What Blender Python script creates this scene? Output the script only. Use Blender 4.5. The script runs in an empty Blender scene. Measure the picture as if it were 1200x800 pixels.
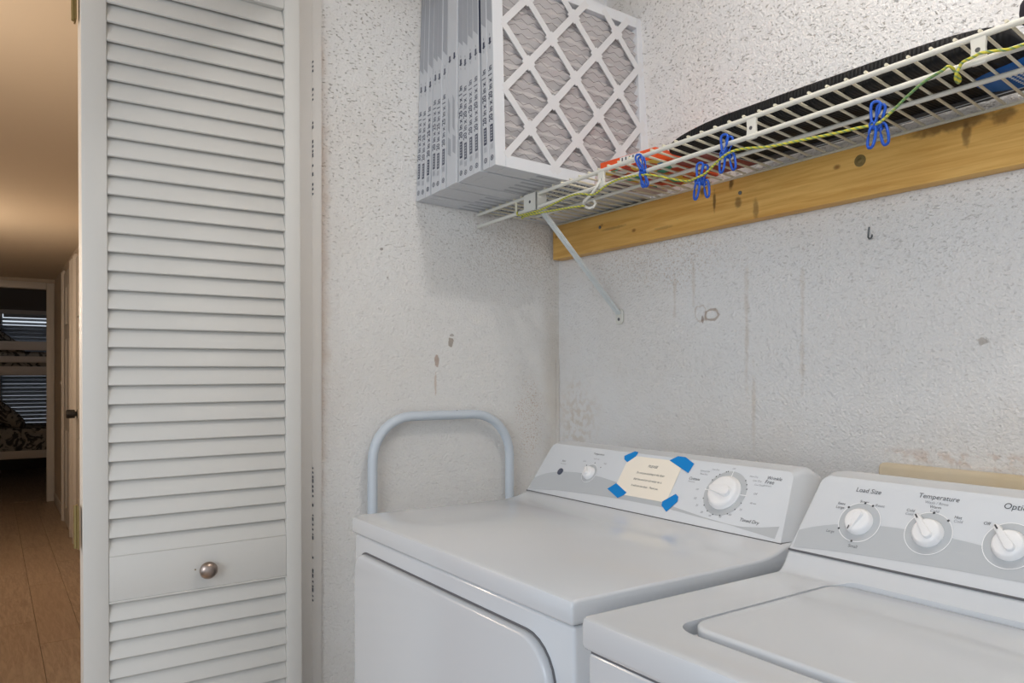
import bpy, bmesh, math, random
from mathutils import Vector, Matrix
from math import sin, cos, pi, radians as R, atan2, sqrt
random.seed(4)
S = bpy.context.scene
COL = S.collection

# ------------------------------------------------------------------ camera
cd = bpy.data.cameras.new('camera'); cam = bpy.data.objects.new('camera', cd); COL.objects.link(cam)
cam.location = (0, 0, 1.186); cam.rotation_euler = (R(90), 0, R(90 - 34.5))
cd.sensor_width = 36; cd.lens = 890 / 1200 * 36; cd.shift_y = 40 / 1200
cd.clip_start = .02; cd.clip_end = 60
S.camera = cam

# ------------------------------------------------------------------ light
S.view_settings.view_transform = 'Standard'; S.view_settings.look = 'None'
S.view_settings.exposure = 0.16; S.view_settings.gamma = 1; S.view_settings.use_curve_mapping = False
wd = bpy.data.worlds.new('daylight'); S.world = wd; wd.use_nodes = True
bg = wd.node_tree.nodes['Background']
bg.inputs['Color'].default_value = (.80, .89, 1.0, 1); bg.inputs['Strength'].default_value = .80

def lamp(name, kind, loc, power, color, **kw):
    d = bpy.data.lights.new(name, kind); d.energy = power; d.color = color
    for k, v in kw.items(): setattr(d, k, v)
    o = bpy.data.objects.new(name, d); COL.objects.link(o); o.location = loc
    return o
# bulb on the closet ceiling
lamp('closet_bulb', 'POINT', (-.40, .86, 2.40), 9.5, (1.0, .985, .965), shadow_soft_size=.035)
# unseen overhead fill over the machines, added to soften the shadows
lamp('closet_fill', 'AREA', (-.55, .95, 2.44), 1.6, (.97, .985, 1.0), shape='RECTANGLE', size=1.1, size_y=.40)
# cool fill light added behind the camera to even out the walls
cam_fill = lamp('camera_side_fill', 'AREA', (1.1, -2.3, 1.75), 34, (.90, .95, 1.0), shape='RECTANGLE', size=2.0, size_y=1.2)
cam_fill.rotation_euler = Vector((-2.0, 3.4, -.25)).to_track_quat('-Z', 'Y').to_euler()
# warm lamps in the hallway
lamp('hall_lamp', 'POINT', (-2.3, -.40, 1.50), 11.5, (1.0, .80, .60), shadow_soft_size=.09)
lamp('hall_lamp', 'POINT', (-5.6, -.50, 1.55), 14, (1.0, .80, .60), shadow_soft_size=.09)

# ------------------------------------------------------------------ mesh helpers
class MB:
    def __init__(self): self.v = []; self.f = []
    def add(self, vs, fs):
        n = len(self.v); self.v += [Vector(p) for p in vs]; self.f += [[i + n for i in f] for f in fs]; return self
    def bm(self, b):
        b.verts.index_update(); self.add([v.co.copy() for v in b.verts], [[v.index for v in f.verts] for f in b.faces]); b.free(); return self
    def box(self, a, b, bev=0, seg=2):
        x0, y0, z0 = a; x1, y1, z1 = b
        m = bmesh.new()
        vs = [m.verts.new(p) for p in ((x0,y0,z0),(x1,y0,z0),(x1,y1,z0),(x0,y1,z0),(x0,y0,z1),(x1,y0,z1),(x1,y1,z1),(x0,y1,z1))]
        for f in ((3,2,1,0),(4,5,6,7),(0,1,5,4),(1,2,6,5),(2,3,7,6),(3,0,4,7)): m.faces.new([vs[i] for i in f])
        if bev: bmesh.ops.bevel(m, geom=m.edges[:], offset=bev, segments=seg, profile=.5, affect='EDGES')
        return self.bm(m)
    def tube(self, pts, r, n=8, closed=False, cap=True):
        pts = [Vector(p) for p in pts]; N = len(pts); rings = []
        up = None
        for i in range(N):
            a = pts[i - 1] if (i > 0 or closed) else pts[i]; b = pts[(i + 1) % N] if (i < N - 1 or closed) else pts[i]
            t = (b - a).normalized()
            if up is None:
                up = Vector((0, 0, 1)) if abs(t.z) < .9 else Vector((1, 0, 0))
            s = t.cross(up)
            if s.length < 1e-5: s = t.orthogonal()
            s.normalize(); up = s.cross(t).normalized()
            rr_ = r[i] if isinstance(r, (list, tuple)) else r
            rings.append([pts[i] + (s * cos(2*pi*k/n) + up * sin(2*pi*k/n)) * rr_ for k in range(n)])
        vs = [p for q in rings for p in q]; fs = []
        for i in range(N if closed else N - 1):
            j = (i + 1) % N
            for k in range(n): fs.append([i*n+k, i*n+(k+1) % n, j*n+(k+1) % n, j*n+k])
        if cap and not closed: fs += [list(range(n))[::-1], [(N-1)*n+k for k in range(n)]]
        return self.add(vs, fs)
    def lathe(self, prof, o, ax, n=24, ex=None):
        """prof: (radius, height) along ax from o"""
        o = Vector(o); ax = Vector(ax).normalized(); ex = Vector(ex) if ex else ax.orthogonal().normalized(); ey = ax.cross(ex)
        vs = []; fs = []
        for r, h in prof:
            for k in range(n): vs.append(o + ax*h + (ex*cos(2*pi*k/n) + ey*sin(2*pi*k/n))*r)
        for i in range(len(prof) - 1):
            for k in range(n): fs.append([i*n+k, i*n+(k+1) % n, (i+1)*n+(k+1) % n, (i+1)*n+k])
        fs += [list(range(n))[::-1], [(len(prof)-1)*n+k for k in range(n)]]
        return self.add(vs, fs)
    def loft(self, rings, cap=True):
        n = len(rings[0]); vs = [p for q in rings for p in q]; fs = []
        for i in range(len(rings) - 1):
            for k in range(n): fs.append([i*n+k, i*n+(k+1) % n, (i+1)*n+(k+1) % n, (i+1)*n+k])
        if cap: fs += [list(range(n))[::-1], [(len(rings)-1)*n+k for k in range(n)]]
        return self.add(vs, fs)
    def prism(self, poly, fn, h0, h1, bev=0, seg=2):
        """poly of 2-d points, fn(u, v, h) -> 3-d point"""
        m = bmesh.new(); n = len(poly)
        a = [m.verts.new(fn(u, v, h0)) for u, v in poly]; b = [m.verts.new(fn(u, v, h1)) for u, v in poly]
        m.faces.new(a[::-1]); m.faces.new(b)
        for k in range(n): m.faces.new([a[k], a[(k+1) % n], b[(k+1) % n], b[k]])
        bmesh.ops.recalc_face_normals(m, faces=m.faces[:])
        if bev:
            es = [e for e in m.edges if e.calc_face_angle(0) > R(50)]
            bmesh.ops.bevel(m, geom=es, offset=bev, segments=seg, profile=.5, affect='EDGES')
        return self.bm(m)

def mesh(name, mb, m, off=(0, 0, 0), ang=38):
    me = bpy.data.meshes.new(name); off = Vector(off)
    me.from_pydata([p - off for p in mb.v], [], mb.f)
    b = bmesh.new(); b.from_mesh(me); bmesh.ops.recalc_face_normals(b, faces=b.faces[:]); b.to_mesh(me); b.free()
    me.materials.append(m)
    me.polygons.foreach_set('use_smooth', [True]*len(me.polygons)); me.set_sharp_from_angle(angle=R(ang))
    me.update(); return me

def worldloc(o):
    p = Vector((0, 0, 0))
    while o: p += o.location; o = o.parent
    return p
def part(name, mb, m, parent=None, local=False, ang=38, label=None, kind=None):
    off = (0, 0, 0) if (local or parent is None) else worldloc(parent)
    o = bpy.data.objects.new(name, mesh(name, mb, m, off, ang)); COL.objects.link(o)
    if parent: o.parent = parent
    if label: o['label'] = label
    if kind: o['kind'] = kind
    return o
def tag(o, label, cat, group=None):
    o['label'] = label; o['category'] = cat
    if group: o['group'] = group
    return o
def thing(name, loc, label, cat, group=None):
    o = bpy.data.objects.new(name, None); COL.objects.link(o); o.location = loc; o.empty_display_size = .05
    return tag(o, label, cat, group)
def struct(name, mb=None, m=None, parent=None, loc=(0, 0, 0)):
    if mb is None:
        o = bpy.data.objects.new(name, None); COL.objects.link(o); o.location = loc; o.empty_display_size = .05
    else: o = part(name, mb, m, parent)
    o['kind'] = 'structure'; return o

def fillet(poly, r, n=5):
    """round the corners of a 2-d polygon; r one number or one per corner"""
    out = []; N = len(poly)
    for i, p in enumerate(poly):
        rad = r[i] if isinstance(r, (list, tuple)) else r
        p = Vector(p).to_2d()
        if rad <= 0: out.append((p.x, p.y)); continue
        a = (Vector(poly[i-1]).to_2d() - p).normalized(); b = (Vector(poly[(i+1) % N]).to_2d() - p).normalized()
        half = a.angle(b) / 2; d = rad / math.tan(half); c = p + (a + b).normalized() * (rad / sin(half))
        s = p + a*d; e = p + b*d; v0 = s - c; v1 = e - c; tot = v0.angle_signed(v1)
        for k in range(n + 1):
            t = -tot * k / n; w = Vector((v0.x*cos(t) - v0.y*sin(t), v0.x*sin(t) + v0.y*cos(t)))
            out.append((c.x + w.x, c.y + w.y))
    return out
def rect(x0, y0, x1, y1): return [(x0, y0), (x1, y0), (x1, y1), (x0, y1)]

_tx = {}
def text2d(s, bold=0):
    """flat lettering as 2-d vertices and faces, width normalised to 1"""
    if (s, bold) in _tx: return _tx[(s, bold)]
    c = bpy.data.curves.new('lettering', 'FONT'); c.body = s; c.resolution_u = 3; c.fill_mode = 'BOTH'; c.offset = bold
    o = bpy.data.objects.new('lettering', c); COL.objects.link(o)
    dg = bpy.context.evaluated_depsgraph_get(); me = bpy.data.meshes.new_from_object(o.evaluated_get(dg))
    vs = [(v.co.x, v.co.y) for v in me.vertices]; fs = [list(p.vertices) for p in me.polygons]
    bpy.data.objects.remove(o); bpy.data.curves.remove(c); bpy.data.meshes.remove(me)
    x0 = min(p[0] for p in vs); x1 = max(p[0] for p in vs); w = x1 - x0
    vs = [((x - x0)/w, y/w) for x, y in vs]
    _tx[(s, bold)] = (vs, fs); return vs, fs
def write(mb, s, fn, u, v, w, h=.0005, slant=0, align='c', stretch=1, bold=0):
    """lettering of width w centred on u with its baseline at v"""
    vs, fs = text2d(s, bold); du = {'c': -.5, 'l': 0, 'r': -1}[align]
    mb.add([fn(u + (x + du)*w + slant*y*w, v + y*w*stretch, h) for x, y in vs], fs)
def disc(mb, fn, u, v, r, h, n=12): mb.add([fn(u + r*cos(2*pi*k/n), v + r*sin(2*pi*k/n), h) for k in range(n)], [list(range(n))])
def ring(mb, fn, u, v, r0, r1, h, n=40):
    mb.add([fn(u + r*cos(2*pi*k/n), v + r*sin(2*pi*k/n), h) for r in (r0, r1) for k in range(n)],
           [[k, (k+1) % n, n+(k+1) % n, n+k] for k in range(n)])
def flat(mb, poly, fn, h): mb.add([fn(u, v, h) for u, v in poly], [list(range(len(poly)))])

# ------------------------------------------------------------------ materials
def srgb(r, g, b): return tuple(((c/255)/12.92 if c/255 <= .04045 else ((c/255 + .055)/1.055)**2.4) for c in (r, g, b))
class NT:
    def __init__(self, name, color=(.8, .8, .8), rough=.5, metal=0, spec=.5):
        self.m = bpy.data.materials.new(name); self.m.use_nodes = True; self.t = self.m.node_tree
        self.b = self.t.nodes['Principled BSDF']
        self.b.inputs['Base Color'].default_value = (*color, 1); self.b.inputs['Roughness'].default_value = rough
        self.b.inputs['Metallic'].default_value = metal; self.b.inputs['Specular IOR Level'].default_value = spec
        self._co = None
    def n(self, t, **kw):
        o = self.t.nodes.new(t)
        for k, v in kw.items(): setattr(o, k, v)
        return o
    def l(self, a, b): self.t.links.new(a, b)
    @property
    def co(self):
        if self._co is None: self._co = self.n('ShaderNodeTexCoord').outputs['Object']
        return self._co
    def val(self, sock, v):
        if hasattr(v, 'is_output'): self.l(v, sock)
        else: sock.default_value = v
    def math(self, op, a, b=0.0, c=0.0, clamp=False):
        o = self.n('ShaderNodeMath', operation=op, use_clamp=clamp)
        for i, x in enumerate((a, b, c)): self.val(o.inputs[i], x)
        return o.outputs[0]
    def scaled(self, sc, rot=(0, 0, 0)):
        o = self.n('ShaderNodeMapping'); self.l(self.co, o.inputs['Vector']); o.inputs['Scale'].default_value = sc; o.inputs['Rotation'].default_value = rot
        return o.outputs[0]
    def noise(self, scale, detail=3, rough=.5, vec=None, dist=0):
        o = self.n('ShaderNodeTexNoise'); self.l(vec or self.co, o.inputs['Vector'])
        o.inputs['Scale'].default_value = scale; o.inputs['Detail'].default_value = detail; o.inputs['Roughness'].default_value = rough; o.inputs['Distortion'].default_value = dist
        return o.outputs['Fac']
    def ramp(self, f, a, b, smooth=True):
        o = self.n('ShaderNodeMapRange', interpolation_type='SMOOTHSTEP' if smooth else 'LINEAR'); self.l(f, o.inputs[0])
        o.inputs[1].default_value = a; o.inputs[2].default_value = b; return o.outputs[0]
    def mix(self, f, a, b):
        o = self.n('ShaderNodeMix', data_type='RGBA'); self.val(o.inputs[0], f)
        for s, x in ((o.inputs[6], a), (o.inputs[7], b)):
            if hasattr(x, 'is_output'): self.l(x, s)
            else: s.default_value = (*x, 1)
        return o.outputs[2]
    def color(self, c): self.l(c, self.b.inputs['Base Color'])
    def bump(self, h, strength=.3, dist=.002, prev=None):
        o = self.n('ShaderNodeBump'); o.inputs['Strength'].default_value = strength; o.inputs['Distance'].default_value = dist
        self.l(h, o.inputs['Height'])
        if prev: self.l(prev, o.inputs['Normal'])
        self.l(o.outputs[0], self.b.inputs['Normal']); return o.outputs[0]
    def spot(self, cx, cy, cz, rx, ry, rz, edge=.25, wob=.5, ns=60):
        """soft irregular mask around a place"""
        m = self.n('ShaderNodeMapping'); self.l(self.co, m.inputs['Vector'])
        m.inputs['Scale'].default_value = (1/rx, 1/ry, 1/rz); m.inputs['Location'].default_value = (-cx/rx, -cy/ry, -cz/rz)
        ln = self.n('ShaderNodeVectorMath', operation='LENGTH'); self.l(m.outputs[0], ln.inputs[0])
        d = self.math('ADD', ln.outputs['Value'], self.math('MULTIPLY', self.math('SUBTRACT', self.noise(ns, 3), .5), wob*2))
        return self.ramp(d, 1.0, 1.0 - edge)

def plain(name, c, rough=.5, metal=0, spec=.5, bump=0, bs=200):
    t = NT(name, c, rough, metal, spec)
    if bump: t.bump(t.noise(bs, 3), bump, .001)
    return t.m

def wall_mat(name, base, side):
    t = NT(name, base, .75, spec=.25)
    big = t.noise(2.2, 4, .6); mid = t.noise(9, 4, .6)
    c = t.mix(t.math('MULTIPLY', t.ramp(big, .42, .72), .45), base, srgb(232, 225, 217))
    # sprayed texture
    if side == 'left': v1 = t.scaled((1, 1, 1.0), (R(28), 0, 0)); v2 = t.scaled((1, .45, 1.15), (R(-32), 0, 0))
    else: v1 = t.scaled((1, 1, 1.0), (0, R(25), 0)); v2 = t.scaled((.55, 1, 1.1), (0, R(22), 0))
    fine = t.noise(160, 4, .6, v1); med = t.noise(205 if side == 'left' else 230, 2, .5, v2)
    pits = t.ramp(med, .615, .70)
    sep = t.n('ShaderNodeSeparateXYZ'); t.l(t.co, sep.inputs[0])
    high = t.ramp(sep.outputs['Z'], 1.30, 1.95)                     # the coarser spray is high on the walls
    pm = t.math('MULTIPLY', pits, t.math('ADD', t.math('MULTIPLY', high, .60), .07))
    c = t.mix(t.math('MULTIPLY', pm, .75), c, srgb(128, 110, 90) if side == 'left' else srgb(140, 128, 116))  # specks put both a tan tint and the pits' shade into the colour
    def st(mask, col, k):
        nonlocal c; c = t.mix(t.math('MULTIPLY', mask, k*.62), c, col)
    rust = srgb(176, 128, 70)
    speck = t.ramp(t.noise(230, 3, .6), .54, .64)
    if side == 'left':
        X = -1.892
        st(t.math('MULTIPLY', t.spot(X, 1.37, 1.06, .1, .075, .16, .6, .4, 14), speck), rust, .75)
        st(t.math('MULTIPLY', t.spot(X, 1.33, 1.58, .1, .26, .15, .7, .4, 9), t.ramp(t.noise(210, 3), .48, .66)), srgb(160, 134, 100), .5)
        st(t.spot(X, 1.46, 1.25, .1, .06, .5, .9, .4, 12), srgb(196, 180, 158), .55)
        st(t.spot(X, .70, 1.5, .1, .035, .9, .8, .5, 18), srgb(190, 158, 132), .7)
        st(t.spot(X, 1.088, 1.282, .1, .009, .016, .2, .5, 130), srgb(128, 96, 58), .9)
        st(t.spot(X, 1.091, 1.302, .1, .008, .004, .2, .5, 160), srgb(110, 84, 60), .7)
        st(t.spot(X, 1.042, 1.228, .1, .008, .020, .2, .5, 130), srgb(150, 104, 62), .9)
        st(t.spot(X, 1.038, 1.165, .1, .004, .035, .3, .6, 90), srgb(180, 140, 96), .6)
        st(t.spot(X, .872, 1.528, .1, .006, .004, .2, .3, 120), srgb(90, 66, 46), .9)
        st(t.spot(X, .89, 1.452, .1, .003, .003, .2, .3, 120), srgb(90, 66, 46), .8)
    else:
        Y = 1.48
        st(t.math('MULTIPLY', t.spot(-1.45, Y, 1.49, .36, .1, .11, .7, .5, 10), t.ramp(t.noise(150, 4, .6), .5, .64)), srgb(176, 142, 100), .6)
        for x, z, h in ((-1.40, 1.40, .10), (-1.335, 1.42, .09), (-1.17, 1.30, .22), (-1.02, 1.30, .2), (-1.15, 1.12, .14)):
            st(t.spot(x, Y, z, .009, .1, h, .9, .9, 34), srgb(190, 166, 136), .42)
        a = t.spot(-1.277, Y, 1.338, .026, .1, .017, .15, .35, 60); b = t.spot(-1.277, Y, 1.338, .019, .1, .011, .15, .35, 60)
        st(t.math('SUBTRACT', a, b, clamp=True), srgb(140, 104, 64), .85)
        a = t.spot(-1.312, Y, 1.343, .022, .1, .022, .15, .5, 60); b = t.spot(-1.312, Y, 1.343, .018, .1, .018, .15, .5, 60)
        st(t.math('SUBTRACT', a, b, clamp=True), srgb(160, 128, 92), .5)
        st(t.spot(-1.306, Y, 1.328, .005, .1, .012, .3, .4, 90), srgb(120, 80, 44), .9)
        st(t.spot(-.649, Y, 1.248, .014, .1, .009, .5, .8, 110), srgb(140, 124, 108), .8)
        st(t.math('MULTIPLY', t.spot(-1.80, Y, 1.05, .12, .1, .18, .9, .5, 12), t.ramp(t.noise(60, 4), .42, .62)), srgb(196, 172, 140), .55)
        st(t.math('MULTIPLY', t.spot(-.6, Y, 1.03, .35, .1, .022, .6, .6, 20), t.ramp(t.noise(40, 4), .45, .6)), srgb(196, 156, 128), .6)
        st(t.spot(-1.52, Y, 1.79, .16, .1, .06, .8, .5, 14), srgb(206, 186, 160), .5)
    t.color(c)
    h = t.math('ADD', t.math('MULTIPLY', fine, 1.3), t.math('MULTIPLY', t.math('MULTIPLY', pits, t.math('ADD', t.math('MULTIPLY', high, .55), .30)), -1.0))
    t.bump(h, .95, .0036); return t.m

WHITE = srgb(226, 228, 228)
M = {}
M['wall_left'] = wall_mat('sprayed_plaster_left', srgb(241, 239, 236), 'left')
M['wall_back'] = wall_mat('sprayed_plaster_back', srgb(238, 237, 236), 'back')
M['hall_wall'] = plain('hall_paint', srgb(214, 202, 188), .7, spec=.2)
M['ceiling'] = plain('ceiling_paint', srgb(222, 210, 192), .8, spec=.15, bump=.1, bs=60)
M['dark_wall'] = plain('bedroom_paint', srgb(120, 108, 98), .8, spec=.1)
M['trim'] = plain('white_trim_paint', srgb(226, 222, 217), .45)
M['door'] = plain('white_door_paint', srgb(215, 213, 208), .42, spec=.4, bump=.06, bs=90)
def wood_floor():
    t = NT('oak_floor', (.3, .2, .12), .42, spec=.35)
    oi = t.n('ShaderNodeObjectInfo')
    v = t.n('ShaderNodeVectorMath', operation='ADD'); t.l(t.scaled((1.6, 14, 14)), v.inputs[0]); t.l(oi.outputs['Location'], v.inputs[1])
    g = t.noise(4, 6, .65, v.outputs[0], .6)
    c = t.mix(t.ramp(g, .3, .7), srgb(160, 138, 118), srgb(194, 174, 152))
    c = t.mix(t.math('MULTIPLY', oi.outputs['Random'], .45), c, srgb(178, 154, 130)); t.color(c); t.bump(g, .12, .001); return t.m
M['floor'] = wood_floor()
M['gap'] = plain('dark_joint', (.05, .035, .025), .8)
M['vinyl'] = plain('closet_vinyl', srgb(150, 140, 130), .5)
def enamel(name, c, rough):
    t = NT(name, c, rough, spec=.5); t.b.inputs['Coat Weight'].default_value = .35; t.b.inputs['Coat Roughness'].default_value = .08
    t.bump(t.noise(9, 2), .05, .004); return t.m
M['enamel'] = enamel('white_enamel', srgb(208, 212, 217), .18)
M['plastic'] = plain('white_plastic', srgb(211, 215, 220), .38)
M['knob'] = plain('white_knob_plastic', srgb(236, 236, 237), .28)
M['band'] = plain('grey_print', srgb(183, 187, 191), .45)
M['ink'] = plain('dark_grey_print', srgb(70, 72, 78), .5)
M['ink2'] = plain('grey_fine_print', srgb(140, 143, 150), .5)
M['ringline'] = plain('white_ring_print', srgb(240, 241, 242), .4)
M['button'] = plain('slate_button', srgb(72, 78, 94), .4)
M['green'] = plain('green_pointer_print', srgb(60, 96, 84), .4)
M['black'] = plain('black_rubber', (.012, .012, .013), .5)
M['seam'] = plain('dark_gap', (.13, .13, .14), .7)
M['paper'] = plain('cream_paper', srgb(238, 230, 216), .8, spec=.1)
M['tape'] = plain('blue_painters_tape', srgb(18, 128, 202), .6, spec=.2, bump=.1, bs=400)
M['brass'] = plain('aged_brass', srgb(140, 122, 78), .45, .7)
M['nickel'] = plain('brushed_nickel', srgb(176, 160, 150), .32, 1)
M['steel'] = plain('zinc_steel', srgb(120, 126, 128), .4, .8)
M['coated'] = plain('white_coated_wire', srgb(222, 220, 211), .38)
M['coated_old'] = plain('yellowed_coated_wire', srgb(226, 220, 198), .42)
M['bracket'] = plain('grey_white_steel', srgb(216, 222, 222), .4)
def tube_paint():
    t = NT('pale_blue_tube_paint', srgb(196, 208, 218), .38)
    n = t.noise(42, 3, .55); m = t.ramp(n, .735, .75)
    t.color(t.mix(m, srgb(210, 219, 228), srgb(70, 74, 80))); return t.m
M['tube'] = tube_paint()
def pine():
    t = NT('yellow_pine', (.6, .35, .1), .5, spec=.35)
    g = t.noise(3, 5, .6, t.scaled((1.2, 8, 26)), .8); w = t.noise(10, 4, .6, t.scaled((1, 4, 9)))
    c = t.mix(t.ramp(g, .3, .72), srgb(212, 158, 78), srgb(234, 188, 108))
    c = t.mix(t.math('MULTIPLY', t.ramp(w, .55, .75), .30), c, srgb(192, 138, 66))
    vo = t.n('ShaderNodeTexVoronoi', feature='F1'); t.l(t.scaled((1, 1, 1.6)), vo.inputs['Vector']); vo.inputs['Scale'].default_value = 11
    c = t.mix(t.math('MULTIPLY', t.ramp(vo.outputs['Distance'], .13, .05), .75), c, srgb(126, 72, 26))
    for x, z, rx, rz, k in ((-1.235, 1.605, .006, .035, .75), (-1.185, 1.64, .010, .018, .8), (-1.165, 1.59, .012, .016, .6), (-1.27, 1.638, .012, .014, .7), (-1.115, 1.57, .010, .03, .5),
                            (-.68, 1.645, .10, .020, .7), (-.66, 1.62, .010, .028, .6), (-.60, 1.635, .025, .016, .6), (-1.40, 1.57, .04, .006, .3), (-1.60, 1.60, .07, .006, .35)):
        c = t.mix(t.math('MULTIPLY', t.spot(x + .7, -.04, z - 1.545, rx, .2, rz, .6, .6, 50), k), c, srgb(84, 56, 30))
    t.color(c); t.bump(g, .15, .001); return t.m
M['pine'] = pine()
M['card'] = plain('filter_cardboard', srgb(216, 218, 222), .6, spec=.25)
M['card_white'] = plain('filter_lattice_card', srgb(214, 214, 216), .6, spec=.25)
M['media'] = plain('pleated_media', srgb(200, 196, 196), .9, spec=.05, bump=.5, bs=240)
M['mesh'] = plain('filter_wire', srgb(96, 90, 88), .5, .3)
M['navy'] = plain('navy_print', srgb(56, 62, 86), .6)
M['print'] = plain('slate_print', srgb(92, 96, 112), .6)
M['print_light'] = plain('pale_grey_print', srgb(178, 181, 188), .6)
M['clip'] = plain('blue_plastic_clip', srgb(20, 84, 190), .35)
M['clip_violet'] = plain('violet_plastic_clip', srgb(52, 52, 160), .35)
def cord():
    t = NT('green_yellow_cord', (.5, .5, .1), .7)
    sep = t.n('ShaderNodeSeparateXYZ'); t.l(t.co, sep.inputs[0])
    tw = t.math('FRACT', t.math('MULTIPLY', t.math('ADD', sep.outputs['X'], t.math('MULTIPLY', sep.outputs['Z'], 1.4)), 95))
    c = t.mix(t.ramp(tw, .5, .7), srgb(206, 196, 66), srgb(128, 152, 96))
    c = t.mix(t.math('MULTIPLY', t.spot(-.60, 1.155, 1.62, .055, .2, .06, .5, .2, 10), .8), c, srgb(84, 132, 92))
    t.color(c); return t.m
M['cord'] = cord()
def ribbed():
    t = NT('black_ribbed_fabric', (.010, .010, .011), .62, spec=.25)
    sep = t.n('ShaderNodeSeparateXYZ'); t.l(t.co, sep.inputs[0])
    s = t.math('SINE', t.math('MULTIPLY', sep.outputs['X'], 900)); t.bump(s, .5, .0012); return t.m
M['ribbed'] = ribbed()
M['grey_strap'] = plain('grey_webbing', srgb(84, 84, 86), .7)
M['orange'] = plain('orange_carton', srgb(226, 84, 32), .45)
M['carton_white'] = plain('white_carton_print', srgb(226, 226, 224), .5)
def multicolor():
    t = NT('printed_carton_bottom', (.7, .2, .05), .45)
    vo = t.n('ShaderNodeTexVoronoi', feature='F1'); t.l(t.scaled((1, 1, .2)), vo.inputs['Vector']); vo.inputs['Scale'].default_value = 34
    w = t.n('ShaderNodeSeparateColor'); t.l(vo.outputs['Color'], w.inputs[0])
    cr = t.n('ShaderNodeValToRGB'); t.l(w.outputs[0], cr.inputs[0]); cr.color_ramp.interpolation = 'CONSTANT'
    cs = [(0, (200, 60, 30)), (.34, (236, 196, 60)), (.48, (150, 40, 30)), (.62, (235, 230, 222)), (.74, (60, 140, 190)), (.83, (60, 160, 130)), (.91, (220, 110, 40))]
    e = cr.color_ramp.elements
    e[0].position = 0; e[0].color = (*srgb(*cs[0][1]), 1); e[1].position = cs[1][0]; e[1].color = (*srgb(*cs[1][1]), 1)
    for p, c in cs[2:]: q = e.new(p); q.color = (*srgb(*c), 1)
    t.color(cr.outputs[0]); return t.m
M['multi'] = multicolor()
M['pink'] = plain('pale_pink_carton', srgb(216, 198, 194), .6)
M['blue_bag'] = plain('blue_fabric', srgb(28, 104, 184), .6, bump=.2, bs=300)
M['white_dot'] = plain('white_dots', srgb(225, 228, 232), .5)
M['plum'] = plain('dark_plum_fabric', srgb(34, 24, 40), .7)
def cream():
    t = NT('cream_board', srgb(222, 206, 176), .4, spec=.4); t.color(t.mix(t.ramp(t.noise(5, 3), .35, .7), srgb(226, 211, 184), srgb(216, 194, 152))); return t.m
M['cream'] = cream()
def quilt():
    t = NT('patterned_quilt', (.3, .3, .3), .9, spec=.1)
    n = t.noise(7, 5, .6, None, 2.2); t.color(t.mix(t.ramp(n, .48, .56), srgb(150, 142, 132), srgb(64, 62, 60))); return t.m
M['quilt'] = quilt()
M['bunk'] = plain('white_bunk_paint', srgb(206, 192, 180), .5)
M['blind'] = plain('blind_slat', srgb(150, 152, 158), .5)
def glass():
    t = NT('window_glass', (1, 1, 1), .0); t.b.inputs['Transmission Weight'].default_value = 1; t.b.inputs['IOR'].default_value = 1.05; return t.m
M['glass'] = glass()

# ------------------------------------------------------------------ the room
XA, YB = -1.892, 1.48                 # left wall and back wall of the laundry closet
HF, HC, HW = -.10, 2.17, .55          # hallway floor, ceiling, right-hand wall
CX1, CZ = .78, 2.46                   # right side and ceiling of the closet
def bx(*a, **k): return MB().box(*a, **k)
struct('wall_back', bx((XA - .1, YB, -.1), (CX1 + .1, YB + .1, CZ)), M['wall_back'])
struct('wall_left', bx((XA - .1, .64, -.1), (XA, YB, CZ)), M['wall_left'])
struct('wall_right', bx((CX1, HW, -.1), (CX1 + .1, YB, CZ)), M['wall_back'])
struct('floor', bx((XA, HW + .1, -.1), (CX1, YB, 0)), M['vinyl'])
struct('ceiling', bx((XA - .1, HW, CZ), (CX1 + .1, YB + .1, CZ + .08)), M['ceiling'])
struct('wall_front', bx((XA, HW, 2.17), (CX1, HW + .1, CZ)), M['hall_wall'])          # above the closet opening
struct('trim_1', bx((XA - .012, HW, HF), (XA + .022, .672, 2.17), bev=.003), M['trim'])   # closet side jamb
struct('trim_2', bx((XA - .005, .672, 0), (XA + .014, .700, 2.17), bev=.003), M['trim'])
struct('trim_3', bx((XA + .001, YB - .012, 0), (XA + .004, YB - .001, 1.24)), M['wall_left'])
tj = MB()
for z in [1.98 - .012*k for k in range(30)] + [.95 - .012*k for k in range(30)]:
    if random.random() < .7: tj.box((XA + .014, .6745, z), (XA + .0225, .6752, z + random.uniform(.003, .010)))
struct('trim_4', tj, M['ink2'])
struct('trim_5', bx((XA, HW, HF), (CX1, HW + .1, 0)), M['trim'])                       # step up into the closet
# hallway
hf = struct('floor_hall', bx((-9.2, -3.2, HF - .1), (1.6, HW, HF - .006)), M['gap'])
struct('floor_bedroom', bx((-12.7, -2.0, HF - .1), (-9.2, 2.7, HF - .001)), M['floor'])
pl = mesh('plank', MB().box((0, 0, -.006), (1.216, .178, 0), bev=.0012, seg=1), M['floor'])
for r in range(7):
    y = -.70 + r*.1795; x = -9.15 - .41*((r*3) % 5)/2
    while x < .6:
        o = bpy.data.objects.new('plank', pl); COL.objects.link(o); o.location = (x, y, HF); o.parent = hf; x += 1.218
struct('ceiling_hall', bx((-9.1, -.75, HC), (1.6, HW, HC + .08)), M['ceiling'])
struct('wall_hall_right', bx((-9.1, HW, HF), (XA - .012, HW + .09, HC)), M['hall_wall'])
struct('wall_hall_left', bx((-9.1, -.75, HF), (-1.9, -.66, HC)), M['hall_wall'])
struct('baseboard_hall', MB().box((-9.0, HW - .014, HF), (-7.90, HW, HF + .095), bev=.004).box((-6.94, HW - .014, HF), (-6.74, HW, HF + .095), bev=.004), M['trim'])
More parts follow.
